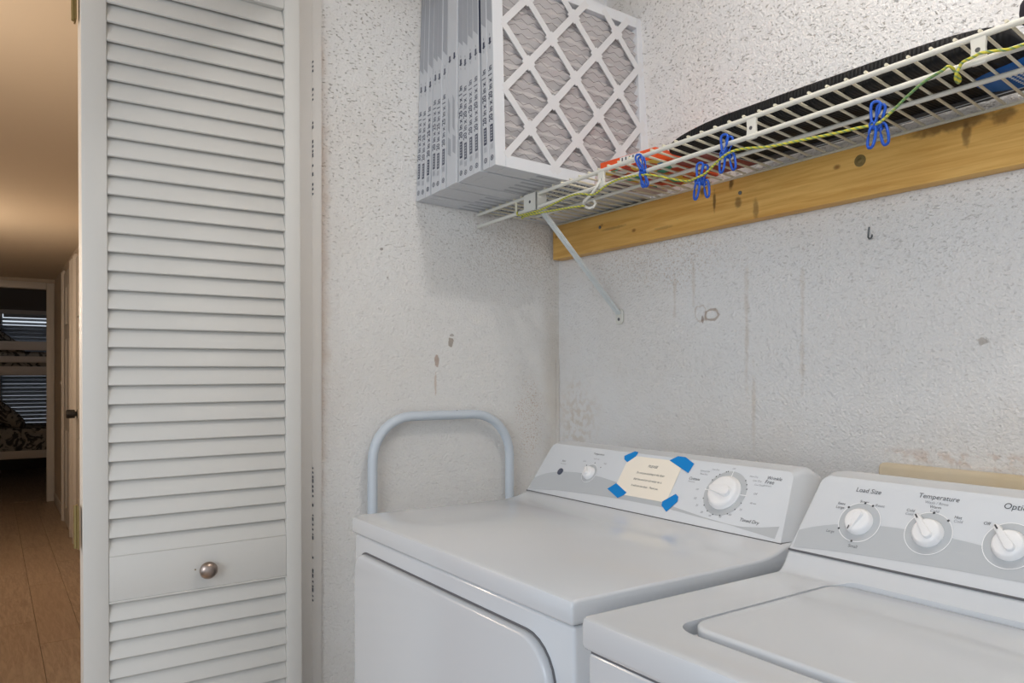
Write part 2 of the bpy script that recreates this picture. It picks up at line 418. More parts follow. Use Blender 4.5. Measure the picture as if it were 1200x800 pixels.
# end wall with the bedroom doorway
ew = MB().box((-9.2, .52, HF), (-9.1, 2.6, HC)).box((-9.2, -.24, 2.07), (-9.1, .52, HC)).box((-9.2, -1.9, HF), (-9.1, -.24, HC))
struct('wall_hall_end', ew, M['hall_wall'])
struct('trim_6', MB().box((-9.10, .475, HF), (-9.075, .545, 2.13), bev=.006).box((-9.2, .495, HF), (-9.10, .52, 2.07)), M['trim'])
struct('trim_7', bx((-9.10, -.30, 2.065), (-9.075, .475, 2.135), bev=.006), M['trim'])
# doors and casings in the right-hand wall of the hallway
def casing(n, x0, x1):
    struct('trim_%d' % n, MB().box((x0, HW - .022, HF), (x1, HW, 2.115), bev=.006).box((x0 + .02, HW - .030, HF), (x1 - .02, HW - .02, 2.10), bev=.004), M['trim'])
casing(8, -7.86, -7.775); casing(9, -7.03, -6.945); casing(10, -6.735, -6.65); casing(11, -5.80, -5.715)
def panel_door(name, x0, x1):
    d = struct(name, bx((x0, HW - .012, HF + .01), (x1, HW, 2.08)), M['door'])
    w = (x1 - x0 - .36)/2
    for i in range(2):
        for z0, z1 in ((.06, .72), (.86, 1.50), (1.62, 1.94)):
            xa = x0 + .12 + i*(w + .12)
            part('panel', MB().box((xa, HW - .021, z0), (xa + w, HW - .011, z1), bev=.008, seg=1), M['door'], d)
    return d
d3 = panel_door('door_1', -6.645, -5.805); d4 = panel_door('door_2', -7.77, -7.035)
kn = MB().lathe([(.034, 0), (.034, .010), (.018, .014), (.018, .022), (.031, .026), (.032, .074), (.028, .080)], (-6.42, HW - .012, .905), (0, -1, 0), 20)
part('knob', kn, M['black'], d3, label='black cylindrical door knob')
sw = thing('light_switch', (-7.32 - .83, HW, 1.12), 'small white light switch plate on the hallway wall by the far door', 'light switch')
part('plate', bx((-8.19, HW - .006, 1.06), (-8.11, HW, 1.18), bev=.002), M['trim'], sw)
part('toggle', bx((-8.156, HW - .016, 1.105), (-8.144, HW - .006, 1.135), bev=.002), M['trim'], sw)

# ------------------------------------------------------------------ bunk room at the end of the hallway
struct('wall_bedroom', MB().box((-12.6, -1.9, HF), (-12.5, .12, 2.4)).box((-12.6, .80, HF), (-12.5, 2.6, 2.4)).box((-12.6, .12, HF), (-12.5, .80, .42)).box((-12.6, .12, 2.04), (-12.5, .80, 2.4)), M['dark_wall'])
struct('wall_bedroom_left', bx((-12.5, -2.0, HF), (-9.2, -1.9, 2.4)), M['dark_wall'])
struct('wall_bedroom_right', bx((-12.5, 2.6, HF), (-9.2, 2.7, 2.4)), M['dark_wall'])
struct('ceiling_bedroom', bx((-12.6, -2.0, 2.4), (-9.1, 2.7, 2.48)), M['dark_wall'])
wn = struct('window_1', MB().box((-12.52, .07, .37), (-12.46, .14, 2.09)).box((-12.52, .78, .37), (-12.46, .85, 2.09)).box((-12.52, .14, .37), (-12.46, .78, .43)).box((-12.52, .14, 2.03), (-12.46, .78, 2.09)), M['bunk'])
part('pane', bx((-12.56, .12, .42), (-12.555, .80, 2.04)), M['glass'], wn)
bl = thing('window_blind', (-12.44, .46, 2.0), 'grey horizontal slat blind hanging over the bunk room window', 'blind')
part('head_rail', bx((-12.47, .15, 1.985), (-12.42, .77, 2.03)), M['blind'], bl)
sl = mesh('slat', MB().box((-.003, -.345, -.030), (.003, .345, .030), bev=.001, seg=1), M['blind'])
for k in range(29):
    o = bpy.data.objects.new('slat', sl); COL.objects.link(o); o.parent = bl
    o.location = (0, 0, -.045 - .0535*k); o.rotation_euler = (0, R(62 if k in (0, 1) else 30 + (k % 3)*3), 0)
bb = thing('bunk_bed', (-10.6, .75, HF), 'white wooden bunk bed with two tiers seen through the far doorway', 'bed')
y0, y1 = -.28, 1.75
for x in (-10.25, -11.15):
    for y in (y0, y1): part('post', bx((x - .03, y - .035, HF), (x + .03, y + .035, 1.62), bev=.006), M['bunk'], bb)
part('guard_rail', bx((-10.262, y0, 1.475), (-10.232, y1, 1.575), bev=.005), M['bunk'], bb)
part('side_rail', bx((-10.262, y0, 1.19), (-10.232, y1, 1.29), bev=.005), M['bunk'], bb)
part('mid_rail', bx((-10.262, y0, 1.335), (-10.232, y1, 1.405), bev=.005), M['bunk'], bb)
part('side_rail', bx((-10.262, y0, .245), (-10.232, y1, .335), bev=.005), M['bunk'], bb)
for z in (.25, 1.20): part('mattress_base', bx((-11.15, y0 + .04, z), (-10.262, y1 - .04, z + .04)), M['bunk'], bb)
for nm, z, lab in (('upper', 1.24, 'patterned grey mattress and quilt on the upper bunk'), ('lower', .29, 'patterned grey mattress and quilt on the lower bunk')):
    tag(part('quilted_mattress', bx((-11.13, y0 + .05, z), (-10.27, y1 - .05, z + (.30 if nm == 'lower' else .22)), bev=.05, seg=3), M['quilt']), lab, 'mattress', 'bunk bedding')
def pillow(loc, rot, lab):
    b = bmesh.new(); bmesh.ops.create_uvsphere(b, u_segments=20, v_segments=12, radius=1)
    for v in b.verts:
        x, y, z = v.co; f = lambda q, e: math.copysign(abs(q)**e, q)
        v.co = (f(x, .6)*.22, f(y, .6)*.34, f(z, 1.0)*.10)
    mb = MB().bm(b); o = part('pillow', mb, M['quilt'], None, local=True); o.location = loc; o.rotation_euler = rot
    return tag(o, lab, 'pillow', 'bunk pillows')
pillow((-10.50, .06, 1.60), (R(-38), 0, R(8)), 'patterned pillow propped on the upper bunk behind the rail')
pillow((-10.48, .06, .80), (R(-40), 0, R(8)), 'patterned pillow propped at the head of the lower bunk')

# ------------------------------------------------------------------ louvred bifold door leaves
def louvre_leaf(name, knob):
    d = struct(name, loc=(-1.814, .388, 0))
    zb, zt = -.07, 2.135
    def P(n, a, b, bev=.0025, **k): return part(n, bx(a, b, bev=bev), M['door'], d, **k)
    P('stile', (-1.828, .157, zb), (-1.800, .205, zt)); P('stile', (-1.828, .582, zb), (-1.800, .619, zt))
    P('top_rail', (-1.827, .205, 2.060), (-1.801, .582, zt)); P('bottom_rail', (-1.827, .205, zb), (-1.801, .582, .07))
    lr = P('lock_rail', (-1.827, .205, .708), (-1.801, .582, .808))
    part('rail_bead', MB().box((-1.802, .205, .7045), (-1.7985, .582, .7085), bev=.001, seg=1).box((-1.802, .205, .8045), (-1.7995, .582, .8065), bev=.0006, seg=1), M['door'], lr)
    sm = mesh('slat', MB().box((-.0035, -.1885, -.0245), (.0035, .1885, .0245), bev=.0022, seg=2), M['door'])
    zs = [2.037 - .0404*k for k in range(31)] + [.688 - .0404*k for k in range(16)]
    for z in zs:
        o = bpy.data.objects.new('slat', sm); COL.objects.link(o); o.parent = d
        o.location = (.0025, .0055, z); o.rotation_euler = (0, R(-21 + random.uniform(-.5, .5)), random.uniform(-.0012, .0012))
    if knob:
        kb = MB().lathe([(.010, 0), (.008, .004), (.0075, .010), (.013, .014), (.0185, .018), (.0195, .023), (.017, .028), (.010, .0315), (.003, .0325)], (-1.801, .400, .752), (1, 0, 0), 28)
        part('knob', kb, M['nickel'], d, label='brushed nickel round knob')
        part('screw_hole', MB().lathe([(.0017, 0), (.0017, .0006)], (-1.801, .3765, .7525), (1, 0, 0), 10), M['brass'], d)
    return d
da = louvre_leaf('door_3', True); db = louvre_leaf('door_4', False); db.location.x -= .034
for q in (da, db): q.rotation_euler.x = .0040; q.location.y += .0048
for nm, z in (('hinge', 1.975), ('hinge', .87), ('hinge', .15)):
    hb = MB().tube([(-1.831, .152, z - .045), (-1.831, .152, z + .045)], .0045, 10).box((-1.848, .1535, z - .045), (-1.815, .1565, z + .045))
    part(nm, hb, M['brass'], da, label='brass butt hinge')

# ------------------------------------------------------------------ control consoles
class Face:
    def __init__(s, y0, z0, y1, z1):
        d = Vector((0, y1 - y0, z1 - z0)).normalized(); s.d = d; s.n = Vector((0, -d.z, d.y)); s.o = Vector((0, y0, z0))
    def __call__(s, u, v, h=0): return s.o + Vector((u, 0, 0)) + s.d*v + s.n*h
def console(F, xl, xr, height, parent, tl, tr, flare):
    ol = fillet([(xl, 0), (xr, 0), (xr - tr, height), (xl + tl, height)], [0, 0, .016, .016], 6)
    cx = (xl + xr)/2; cv = height/2
    def shr(k):
        q = []
        for u, v in ol:
            q.append((u + (k if u < cx else -k)*1.0, v - (k if v > cv else 0)))
        return q
    def back(dy, ex, dz):
        q = []
        for u, v in ol:
            p = F(u + (ex if u > cx else -ex*.35), v, 0); p.y += dy*(1 - .15*v/height); p.z -= dz*max(0, v/height)**2; q.append(p)
        return q
    r = [[F(u, v, 0) for u, v in shr(.0035)], [F(u, v, -.0012) for u, v in shr(.001)], [F(u, v, -.005) for u, v in ol],
         back(.020, .002, -.003), back(.05, .003, -.002), back(.085, .001, .012), back(.105, -.006, .030)]
    return part('console', MB().loft(r), M['plastic'], parent, ang=50)
def knob(F, u, v, r, h, parent, ang, reach, w, mark=True):
    mb = MB().lathe([(r*1.06, 0), (r*1.06, .0025), (r, .004), (r*.97, h*.62), (r*.90, h*.86), (r*.80, h*.96), (r*.2, h)], F(u, v, .0004), F.n, 36)
    k = part('knob', mb, M['knob'], parent, ang=50)
    c, s = cos(ang), sin(ang)
    fn = lambda a, b, q: F(u + a*c - b*s, v + a*s + b*c, q)
    poly = fillet([(-r*.72, -w*.62), (reach - w*.3, -w*.36), (reach, 0), (reach - w*.3, w*.36), (-r*.72, w*.62)], [w*.5, w*.2, w*.2, w*.2, w*.5], 4)
    m = bmesh.new(); a = [m.verts.new(fn(x, y, .003)) for x, y in poly]
    def top(x): return h*1.55 - (h*.6)*max(0, (x/reach))**1.5
    b = [m.verts.new(fn(x*.97, y*.72, top(x))) for x, y in poly]; n = len(poly)
    m.faces.new(a[::-1]); m.faces.new(b)
    for i in range(n): m.faces.new([a[i], a[(i+1) % n], b[(i+1) % n], b[i]])
    bmesh.ops.recalc_face_normals(m, faces=m.faces[:])
    bmesh.ops.bevel(m, geom=[e for e in m.edges if e.calc_face_angle(0) > R(40)], offset=.0012, segments=2, profile=.5, affect='EDGES')
    part('grip', MB().bm(m), M['knob'], k, ang=50)
    if mark:
        q = top(reach*.78) + .0006
        part('pointer_mark', MB().add([fn(reach*.62, -.0009, top(reach*.62) + .0007), fn(reach*.88, -.0009, top(reach*.88) + .0007), fn(reach*.88, .0009, top(reach*.88) + .0007), fn(reach*.62, .0009, top(reach*.62) + .0007)], [[0, 1, 2, 3]]), M['ink'], k)
    return k

# ------------------------------------------------------------------ dryer
dx0, dx1 = -1.394, -.715
dry = thing('dryer', (-1.055, .91, 0), 'white front-loading clothes dryer with a taped paper note, left of the pair', 'dryer')
part('cabinet', bx((dx0 + .003, .585, .03), (dx1 - .003, 1.25, .880), bev=.006, seg=3), M['enamel'], dry)
part('gap_line', bx((dx0 + .008, .590, .8785), (dx1 - .008, 1.24, .8835)), M['seam'], dry)
def top_profile(yf, zb, zt, yc, y1, z1):
    p = [(yf, zb), (yf, zt - .008), (yf + .0022, zt - .0025), (yf + .008, zt)]
    for k in range(9):
        t = k/8; y = yc + (y1 - yc)*t; p.append((y, zt + (z1 - zt)*(t**2.1)))
    return p + [(1.25, z1), (1.25, zb)]
tp = top_profile(.579, .882, .914, .930, 1.0, .928)
part('top', MB().prism(tp, lambda y, z, x: (x, y, z), dx0, dx1, bev=.0045, seg=3), M['enamel'], dry)
doorp = fillet(rect(-1.366, .12, -.755, .850), [.05, .05, .062, .035], 7)
yz = lambda u, v, h: (u, h, v)
part('door_recess', MB().prism(fillet(rect(-1.3695, .117, -.7515, .8530), [.053, .053, .065, .037], 7), yz, .5836, .588), M['seam'], dry)
dd = part('door', MB().prism(doorp, yz, .572, .590, bev=.005, seg=3), M['enamel'], dry)
part('hinge', MB().box((-1.372, .5795, .755), (-1.364, .5865, .805), bev=.001, seg=1).tube([(-1.368, .579, .757), (-1.368, .579, .803)], .003, 8), M['steel'], dry, label='small steel hinge')
for x in (dx0 + .06, dx1 - .06):
    for y in (.65, 1.18): part('foot', MB().lathe([(.018, 0), (.02, .012), (.012, .032)], (x, y, 0), (0, 0, 1), 14), M['black'], dry)
FD = Face(1.0, .928, 1.065, 1.025)
con = console(FD, -1.398, -.727, .126, dry, .010, .024, .012)
part('console_seam', MB().box((-1.396, .9985, .9262), (-.725, 1.12, .9288)), M['seam'], dry)
def band(top, bot, F, parent, h=.0004):
    mb = MB(); n = 40
    def at(c, x):
        for (a, b), (p, q) in zip(c, c[1:]):
            if a <= x <= p: return b + (q - b)*(x - a)/(p - a)
        return c[0][1] if x < c[0][0] else c[-1][1]
    x0 = max(top[0][0], bot[0][0]); x1 = min(top[-1][0], bot[-1][0])
    xs = [x0 + (x1 - x0)*k/n for k in range(n + 1)]
    vs = []
    for x in xs: b_ = at(bot, x); vs += [F(x, b_, h), F(x, max(at(top, x), b_ + .0002), h)]
    mb.add(vs, [[2*k, 2*k+2, 2*k+3, 2*k+1] for k in range(n)])
    return part('grey_band', mb, M['band'], parent)
band([(-1.392, .0325), (-1.372, .042), (-1.3518, .0495), (-1.3121, .0575), (-1.2572, .0618), (-1.182, .0602), (-1.1288, .0545), (-1.06, .043), (-.962, .0262), (-.8877, .0180), (-.8348, .0143), (-.8053, .0146), (-.7682, .0200), (-.7400, .0270)],
     [(-1.392, .0035), (-1.3025, .0125), (-1.2114, .0178), (-1.1414, .0202), (-1.0756, .0212), (-.9847, .0212), (-.9595, .0196), (-.8863, .0156), (-.8344, .0138), (-.7361, .0052)], FD, con)
ln = MB(); lf = MB(); dots = MB(); rg = MB(); wl = MB()
W = lambda s, u, v, w: write(ln, s, FD, u, v, w, .0005, .12)
V = lambda s, u, v, w: write(lf, s, FD, u, v, w, .0005, .12)
W('Temperature', -1.219, .1085, .034); W('Start', -1.319, .0815, .0125); V('Push to Start', -1.316, .0755, .019)
V('Low', -1.252, .0885, .009); V('Medium High', -1.219, .0975, .018); V('High', -1.187, .0895, .0085)
W('Cottons', -.943, .084, .025); V('Automatic', -.947, .079, .016); W('Wrinkle', -.782, .1045, .029); W('Free', -.788, .0965, .017); V('Automatic', -.790, .0915, .016); W('Timed Dry', -.797, .0235, .038)
for s_, u, v, w in (('Less Dry', -.905, .1085, .016), ('Optimum Dry', -.927, .1030, .022), ('More Dry', -.927, .0965, .017), ('Off', -.868, .1145, .006), ('More Dry', -.822, .1045, .017), ('Less Dry', -.812, .0975, .017), ('Cool Down', -.805, .0905, .019),
                    ('Off', -.806, .0735, .007), ('80 min', -.803, .0565, .0115), ('70', -.822, .0415, .005), ('60', -.838, .0295, .005), ('50', -.856, .0225, .005), ('40', -.877, .021, .005), ('30', -.897, .0245, .005), ('20', -.913, .0355, .005), ('10', -.923, .0475, .005), ('Off', -.927, .0655, .006)):
    V(s_, u, v, w)
for u, v in ((-1.240, .081), (-1.218, .089), (-1.195, .081)): disc(dots, FD, u, v, .0013, .0006)
for a in (128, 138, 150, 105, 100+10, 42, 30, 18, -18, -38, -58, -78, -98, -118, -138, -158): disc(dots, FD, -.866 + .0425*cos(R(a)), .068 + .0425*sin(R(a)), .0012, .0008)
rg = [MB(), MB()]; wl = [MB()]; ring(rg[0], FD, -.866, .068, .026, .0425, .0006); ring(rg[1], FD, -1.220, .064, .010, .0215, .0006)
ring(wl[0], FD, -1.220, .064, .0208, .0216, .0009)
for a in (90, 178, 2): wl.append(MB()); wl[-1].add([FD(-.866 + r_*cos(R(a)) + t_*-sin(R(a)), .068 + r_*sin(R(a)) + t_*cos(R(a)), .0009) for r_, t_ in ((.032, -.0007), (.0445, -.0007), (.0445, .0007), (.032, .0007))], [[0, 1, 2, 3]])
for q in rg: part('dial_ring', q, M['band'], con)
for q in wl: part('ring_line', q, M['ringline'], con)
part('dots', dots, M['ink'], con, kind='stuff')
part('lettering', ln, M['ink'], con, kind='stuff'); part('fine_lettering', lf, M['ink2'], con, kind='stuff')
part('button', MB().lathe([(.0078, 0), (.0078, .002), (.006, .0032), (.002, .0036)], FD(-1.313, .057, .0002), FD.n, 24), M['button'], dry, label='round slate start button')
knob(FD, -1.220, .064, .0138, .010, dry, R(135), .016, .010, False)
bk = knob(FD, -.866, .068, .0300, .0125, dry, R(172), .031, .022, False)
part('pointer_mark', MB().add([FD(-.8405, .0735, .0105), FD(-.8475, .0770, .0112), FD(-.8475, .0700, .0112)], [[0, 1, 2]]), M['green'], bk, label='small green triangle')
# paper note taped over the console
note = thing('paper_note', FD(-1.055, .074, .001), 'cream paper note in typed letters taped to the dryer console', 'note')
part('sheet', MB().prism(rect(-1.128, .031, -.983, .1165), FD, .0008, .0011), M['paper'], note)
tx = MB()
write(tx, 'PLEASE', FD, -1.053, .0955, .0245, .0014, .25)
for s_, v, w in (('Do not put anything in the dryer', .0800, .074), ('that has sand or salt water on it.', .0660, .076), ('It will ruin the dryer.  Thank you.', .0520, .072)): write(tx, s_, FD, -1.051, v, w, .0014, .2, stretch=1.15)
part('lettering', tx, M['ink'], note, kind='stuff')
for q in ([(-1.142, .1135), (-1.119, .1265), (-1.1085, .1255), (-1.1105, .1155), (-1.126, .1005), (-1.138, .106)], [(-1.019, .1160), (-1.003, .1268), (-.984, .1268), (-.958, .1155), (-.962, .0955)],
          [(-1.146, .037), (-1.129, .052), (-1.090, .0365), (-1.094, .0305), (-1.107, .022)], [(-.992, .032), (-.969, .051), (-.9605, .0465), (-.958, .037), (-.973, .014), (-.990, .024)]):
    part('tape_piece', MB().prism(q, FD, .0012, .0016), M['tape'], note, label='blue tape piece')

# ------------------------------------------------------------------ washer
wx0, wx1 = -.665, .022
wsh = thing('washer', (-.32, .91, 0), 'white top-loading washing machine with a closed lid, right of the pair', 'washing machine')
part('cabinet', bx((wx0 + .004, .558, .03), (wx1 - .004, 1.20, .874), bev=.006, seg=3), M['enamel'], wsh)
part('gap_line', bx((wx0 + .008, .560, .872), (wx1 - .008, 1.19, .8785)), M['seam'], wsh)
tp = top_profile(.551, .877, .914, .902, .93, .942)
tp[-2] = (1.20, .942); tp[-1] = (1.20, .877)
topo = part('top', MB().prism(tp, lambda y, z, x: (x, y, z), wx0, wx1, bev=.006, seg=3), M['enamel'], wsh)
lid_x = (-.578, -.065)
cut = part('cutter', MB().prism(fillet(rect(lid_x[0] - .0035, .609, lid_x[1] + .0035, .9155), .030, 7), lambda x, y, z: (x, y, z), .898, 1.0), M['enamel'], wsh)
bo = topo.modifiers.new('lid_well', 'BOOLEAN'); bo.object = cut; bo.operation = 'DIFFERENCE'; bo.solver = 'EXACT'
dg = bpy.context.evaluated_depsgraph_get(); dg.update()
nm = bpy.data.meshes.new_from_object(topo.evaluated_get(dg)); topo.modifiers.clear(); topo.data = nm; nm.name = 'top'
nm.polygons.foreach_set('use_smooth', [True]*len(nm.polygons)); nm.set_sharp_from_angle(angle=R(38)); bpy.data.objects.remove(cut)
part('lid', MB().prism(fillet(rect(lid_x[0], .628, lid_x[1], .9135), .030, 7), lambda x, y, z: (x, y, z), .899, .9150, bev=.0045, seg=3), M['enamel'], wsh)
for x in (wx0 + .06, wx1 - .06):
    for y in (.62, 1.13): part('foot', MB().lathe([(.018, 0), (.02, .012), (.012, .032)], (x, y, 0), (0, 0, 1), 14), M['black'], wsh)
FW = Face(.93, .942, .995, 1.042)
con = console(FW, -.664, .021, .122, wsh, .012, .012, .012)
part('console_seam', MB().box((-.663, .9285, .9402), (.020, 1.05, .9428)), M['seam'], wsh)
band([(-.6575, .0300), (-.633, .0405), (-.606, .0480), (-.57, .0540), (-.5435, .0565), (-.5169, .0575), (-.48, .0572), (-.4509, .0556), (-.4255, .0535), (-.30, .0385), (-.12, .0300), (.012, .026)],
     [(-.6575, .0035), (-.6116, .0085), (-.5697, .0112), (-.5346, .0130), (-.4469, .0168), (-.3705, .0182), (-.2, .0150), (.012, .004)], FW, con)
ln = MB(); lf = MB(); dots = MB(); rg = MB(); wl = MB()
W = lambda s, u, v, w: write(ln, s, FW, u, v, w, .0005, .10)
V = lambda s, u, v, w: write(lf, s, FW, u, v, w, .0005, .10)
KS = ((-.5755, .0565), (-.4850, .0570), (-.3935, .0585))
W('Load Size', -.577, .1005, .035); W('Temperature', -.4855, .1040, .0500); W('Options', -.3930, .1040, .035)
W('Super', -.5775, .0850, .0125); W('Extra', -.6085, .0780, .0105); W('Large', -.6090, .0720, .0120); V('Reset', -.5550, .0825, .0125); W('Large', -.6110, .0350, .0115); W('Small', -.5735, .0195, .0125)
V('Wash / Rinse', -.4860, .0970, .0290); W('Warm', -.4860, .0915, .0140); V('Cold', -.4855, .0860, .0105); W('Cold', -.5145, .0825, .0100); V('Cold', -.5150, .0775, .0095); W('Hot', -.4560, .0820, .0085); V('Cold', -.4550, .0770, .0100); W('Off', -.4230, .0800, .0075)
W('Extra Rinse', -.358, .084, .026); W('Fabric', -.20, .104, .034)
rg = [MB() for _ in KS]; wl = [MB() for _ in KS]
for q, q2, (u, v) in zip(rg, wl, KS):
    ring(q, FW, u, v, .015, .0288, .0006); ring(q2, FW, u, v, .0280, .0290, .0009)
for k, az in ((0, (138, 90, 66, 209, 267)), (1, (131, 90, 47)), (2, (131, 50))):
    for a in az: disc(dots, FW, KS[k][0] + .0282*cos(R(a)), KS[k][1] + .0282*sin(R(a)), .0016, .0012)
for q in rg: part('dial_ring', q, M['band'], con)
for q in wl: part('ring_line', q, M['ringline'], con)
part('dots', dots, M['ink'], con, kind='stuff')
part('lettering', ln, M['ink'], con, kind='stuff'); part('fine_lettering', lf, M['ink2'], con, kind='stuff')
for (u, v), a, rc in zip(KS, (248, 131, 131), (.0195, .0285, .0285)): knob(FW, u, v, .0178, .0100, wsh, R(a), rc, .0115)

# ------------------------------------------------------------------ things on and behind the machines
bd = MB().box((-.832, YB - .030, .70), (.30, YB - .001, 1.014), bev=.010, seg=4)
tag(part('wall_board', bd, M['cream']), 'cream rounded-edge board fixed to the wall behind the washer', 'board')
# hand truck against the left wall
ht = thing('hand_truck', (-1.82, 1.05, 0), 'pale blue tubular hand truck standing against the wall beside the dryer', 'hand truck')
hx = -1.852
def arc(c, r, a0, a1, n=8): return [(hx, c[0] + r*cos(R(a0 + (a1 - a0)*k/n)), c[1] + r*sin(R(a0 + (a1 - a0)*k/n))) for k in range(n + 1)]
yl, yr, zt = .828, 1.264, 1.076
path = [(hx, yl, .10)] + arc((yl + .115, zt - .115), .115, 180, 90) + arc((yr - .125, zt - .125), .125, 90, 0) + [(hx, yr, .10)]
part('tube_frame', MB().tube(path, .0132, 14), M['tube'], ht)
for z in (.30, .58): part('cross_bar', MB().tube([(hx, yl + .008, z), (hx, yr - .008, z)], .009, 10), M['tube'], ht)
part('axle', MB().tube([(-1.80, yl - .0, .09), (-1.80, yr, .09)], .008, 10), M['steel'], ht)
part('toe_plate', bx((-1.84, yl + .07, .004), (-1.62, yr - .07, .010), bev=.002), M['tube'], ht)
for y in (yl + .03, yr - .03):
    part('wheel', MB().lathe([(.05, -.02), (.078, -.016), (.084, 0), (.078, .016), (.05, .02)], (-1.80, y, .085), (0, 1, 0), 24), M['black'], ht)
# bent nail hook on the back wall
hk = MB().tube([(-.864, YB - .002, 1.489), (-.8645, YB - .004, 1.478), (-.8645, YB - .005, 1.468), (-.862, YB - .006, 1.4645), (-.857, YB - .009, 1.4640), (-.851, YB - .014, 1.4665), (-.850, YB - .016, 1.470)], .0017, 8)
tag(part('wall_hook', hk, M['steel']), 'small bent grey wire hook on the bare wall under the shelf', 'hook')

# ------------------------------------------------------------------ pine ledger and wire shelf
lg = thing('pine_ledger', (-.7, YB, 1.545), 'yellow pine board screwed to the back wall under the wire shelf', 'board')
part('plank', bx((-1.874, YB - .038, 1.545), (.70, YB - .001, 1.648), bev=.0025), M['pine'], lg)
for x, z, r, w in ((-1.652, 1.611, .0045, 0), (-1.158, 1.612, .0045, 0), (-.862, 1.618, .005, .012)):
    mb = MB()
    if w: mb.lathe([(w, 0), (w, .0012), (w*.6, .0014)], (x, YB - .038, z), (0, -1, 0), 20)
    mb.lathe([(r, 0), (r, .0022), (r*.5, .003)], (x, YB - .038, z), (0, -1, 0), 12)
    part('screw', mb, M['steel'] if not w else M['brass'], lg)
sh = thing('wire_shelf', (-.7, 1.3, 1.66), 'white coated wire shelf resting on the pine board, holding filters and bags', 'shelf')
zr = lambda x: 1.653 + .0148*(x + 1.878)
yf = 1.17
XR = .70
part('front_rod', MB().tube([(-1.878, yf, zr(-1.878)), (XR, yf, zr(XR))], .0047, 12), M['coated'], sh)
part('lip_rod', MB().tube([(-1.878, yf, zr(-1.878) - .034), (XR, yf, zr(XR) - .037)], .0047, 12), M['coated'], sh)
def zd(x, y): return zr(x) + (1.6545 - zr(x))*(y - yf)/(1.452 - yf)
part('middle_rod', MB().tube([(-1.80, 1.325, zd(-1.8, 1.325) - .001), (XR, 1.325, zd(XR, 1.325) - .001)], .0044, 10), M['coated'], sh)
part('rear_rod', MB().tube([(-1.878, 1.452, 1.6525), (XR, 1.452, 1.6525)], .0036, 10), M['coated_old'], sh)
wm = mesh('wire', MB().tube([(0, -.0040, .0), (0, 0, .0002), (-.018, .288, 0)], .0026, 6), M['coated_old'])
x = -1.862
while x < XR - .01:
    o = bpy.data.objects.new('wire', wm); COL.objects.link(o); o.parent = sh
    a = Vector((x, yf, zr(x) + .0058)); o.location = a - worldloc(sh); o.rotation_euler = (atan2(1.6585 - a.z, 1.452 - yf), 0, 0); x += .0345
def lip_plate(x, hw=.0095):
    zt_, zb_ = zr(x) + .004, zr(x) - .041
    pts = fillet([(x - hw*1.2, zb_), (x + hw*1.2, zb_), (x + hw, (zt_+zb_)/2), (x + hw*1.2, zt_), (x - hw*1.2, zt_), (x - hw, (zt_+zb_)/2)], .003, 2)
    p = part('lip_clip', MB().prism(pts, lambda u, v, h: (u, h, v), yf - .0035, yf + .0035, bev=.001, seg=1), M['coated'], sh)
    part('screw_hole', MB().lathe([(.0036, 0), (.0036, .0005)], (x, yf - .0034, (zt_+zb_)/2 - .002), (0, -1, 0), 14), M['grey_strap'], p)
lip_plate(-.519); lip_plate(-.913); lip_plate(-1.335)
part('lip_strut', MB().tube([(-1.682, yf, zr(-1.68) - .034), (-1.682, yf, zr(-1.68))], .0034, 8), M['coated_old'], sh)
# hook of the hanging-rod clip
part('rod_hook', MB().tube([(-1.335, yf, 1.645), (-1.338, yf - .010, 1.628), (-1.352, yf - .012, 1.612), (-1.385, yf - .012, 1.5975), (-1.392, yf - .006, 1.590), (-1.386, yf + .004, 1.584), (-1.375, yf + .010, 1.586), (-1.370, yf + .012, 1.594), (-1.376, yf + .010, 1.602)], .0034, 8), M['coated'], sh)
# diagonal brace
bxp = -1.608
hd = MB().box((bxp - .026, yf - .010, zr(bxp) - .042), (bxp + .030, yf - .006, zr(bxp) + .004), bev=.001, seg=1).box((bxp + .026, yf - .010, zr(bxp) - .042), (bxp + .030, yf + .024, zr(bxp) + .004), bev=.001, seg=1)
hdp = part('bracket_head', hd, M['coated'], sh); part('screw_hole', MB().lathe([(.004, 0), (.004, .0005)], (bxp + .002, yf - .010, zr(bxp) - .018), (0, -1, 0), 12), M['grey_strap'], hdp)
a = Vector((bxp + .003, yf + .022, zr(bxp) - .030)); b = Vector((bxp + .003, YB - .010, 1.362)); t = (b - a).normalized(); s_ = Vector((1, 0, 0)); n_ = t.cross(s_)
rr_ = lambda p: [p + s_*(.0075*i) + n_*(.004*j) for i, j in ((-1, -1), (1, -1), (1, 1), (-1, 1))]
br = part('brace', MB().loft([rr_(a), rr_(b)]), M['bracket'], sh)
foot = MB().prism(fillet(rect(bxp - .013, 1.332, bxp + .016, 1.376), .011, 5), lambda u, v, h: (u, h, v), YB - .008, YB - .001, bev=.0015, seg=1)
fp = part('brace_foot', foot, M['coated'], sh); part('screw', MB().lathe([(.0045, 0), (.0045, .001)], (bxp + .002, YB - .008, 1.346), (0, -1, 0), 12), M['seam'], fp)

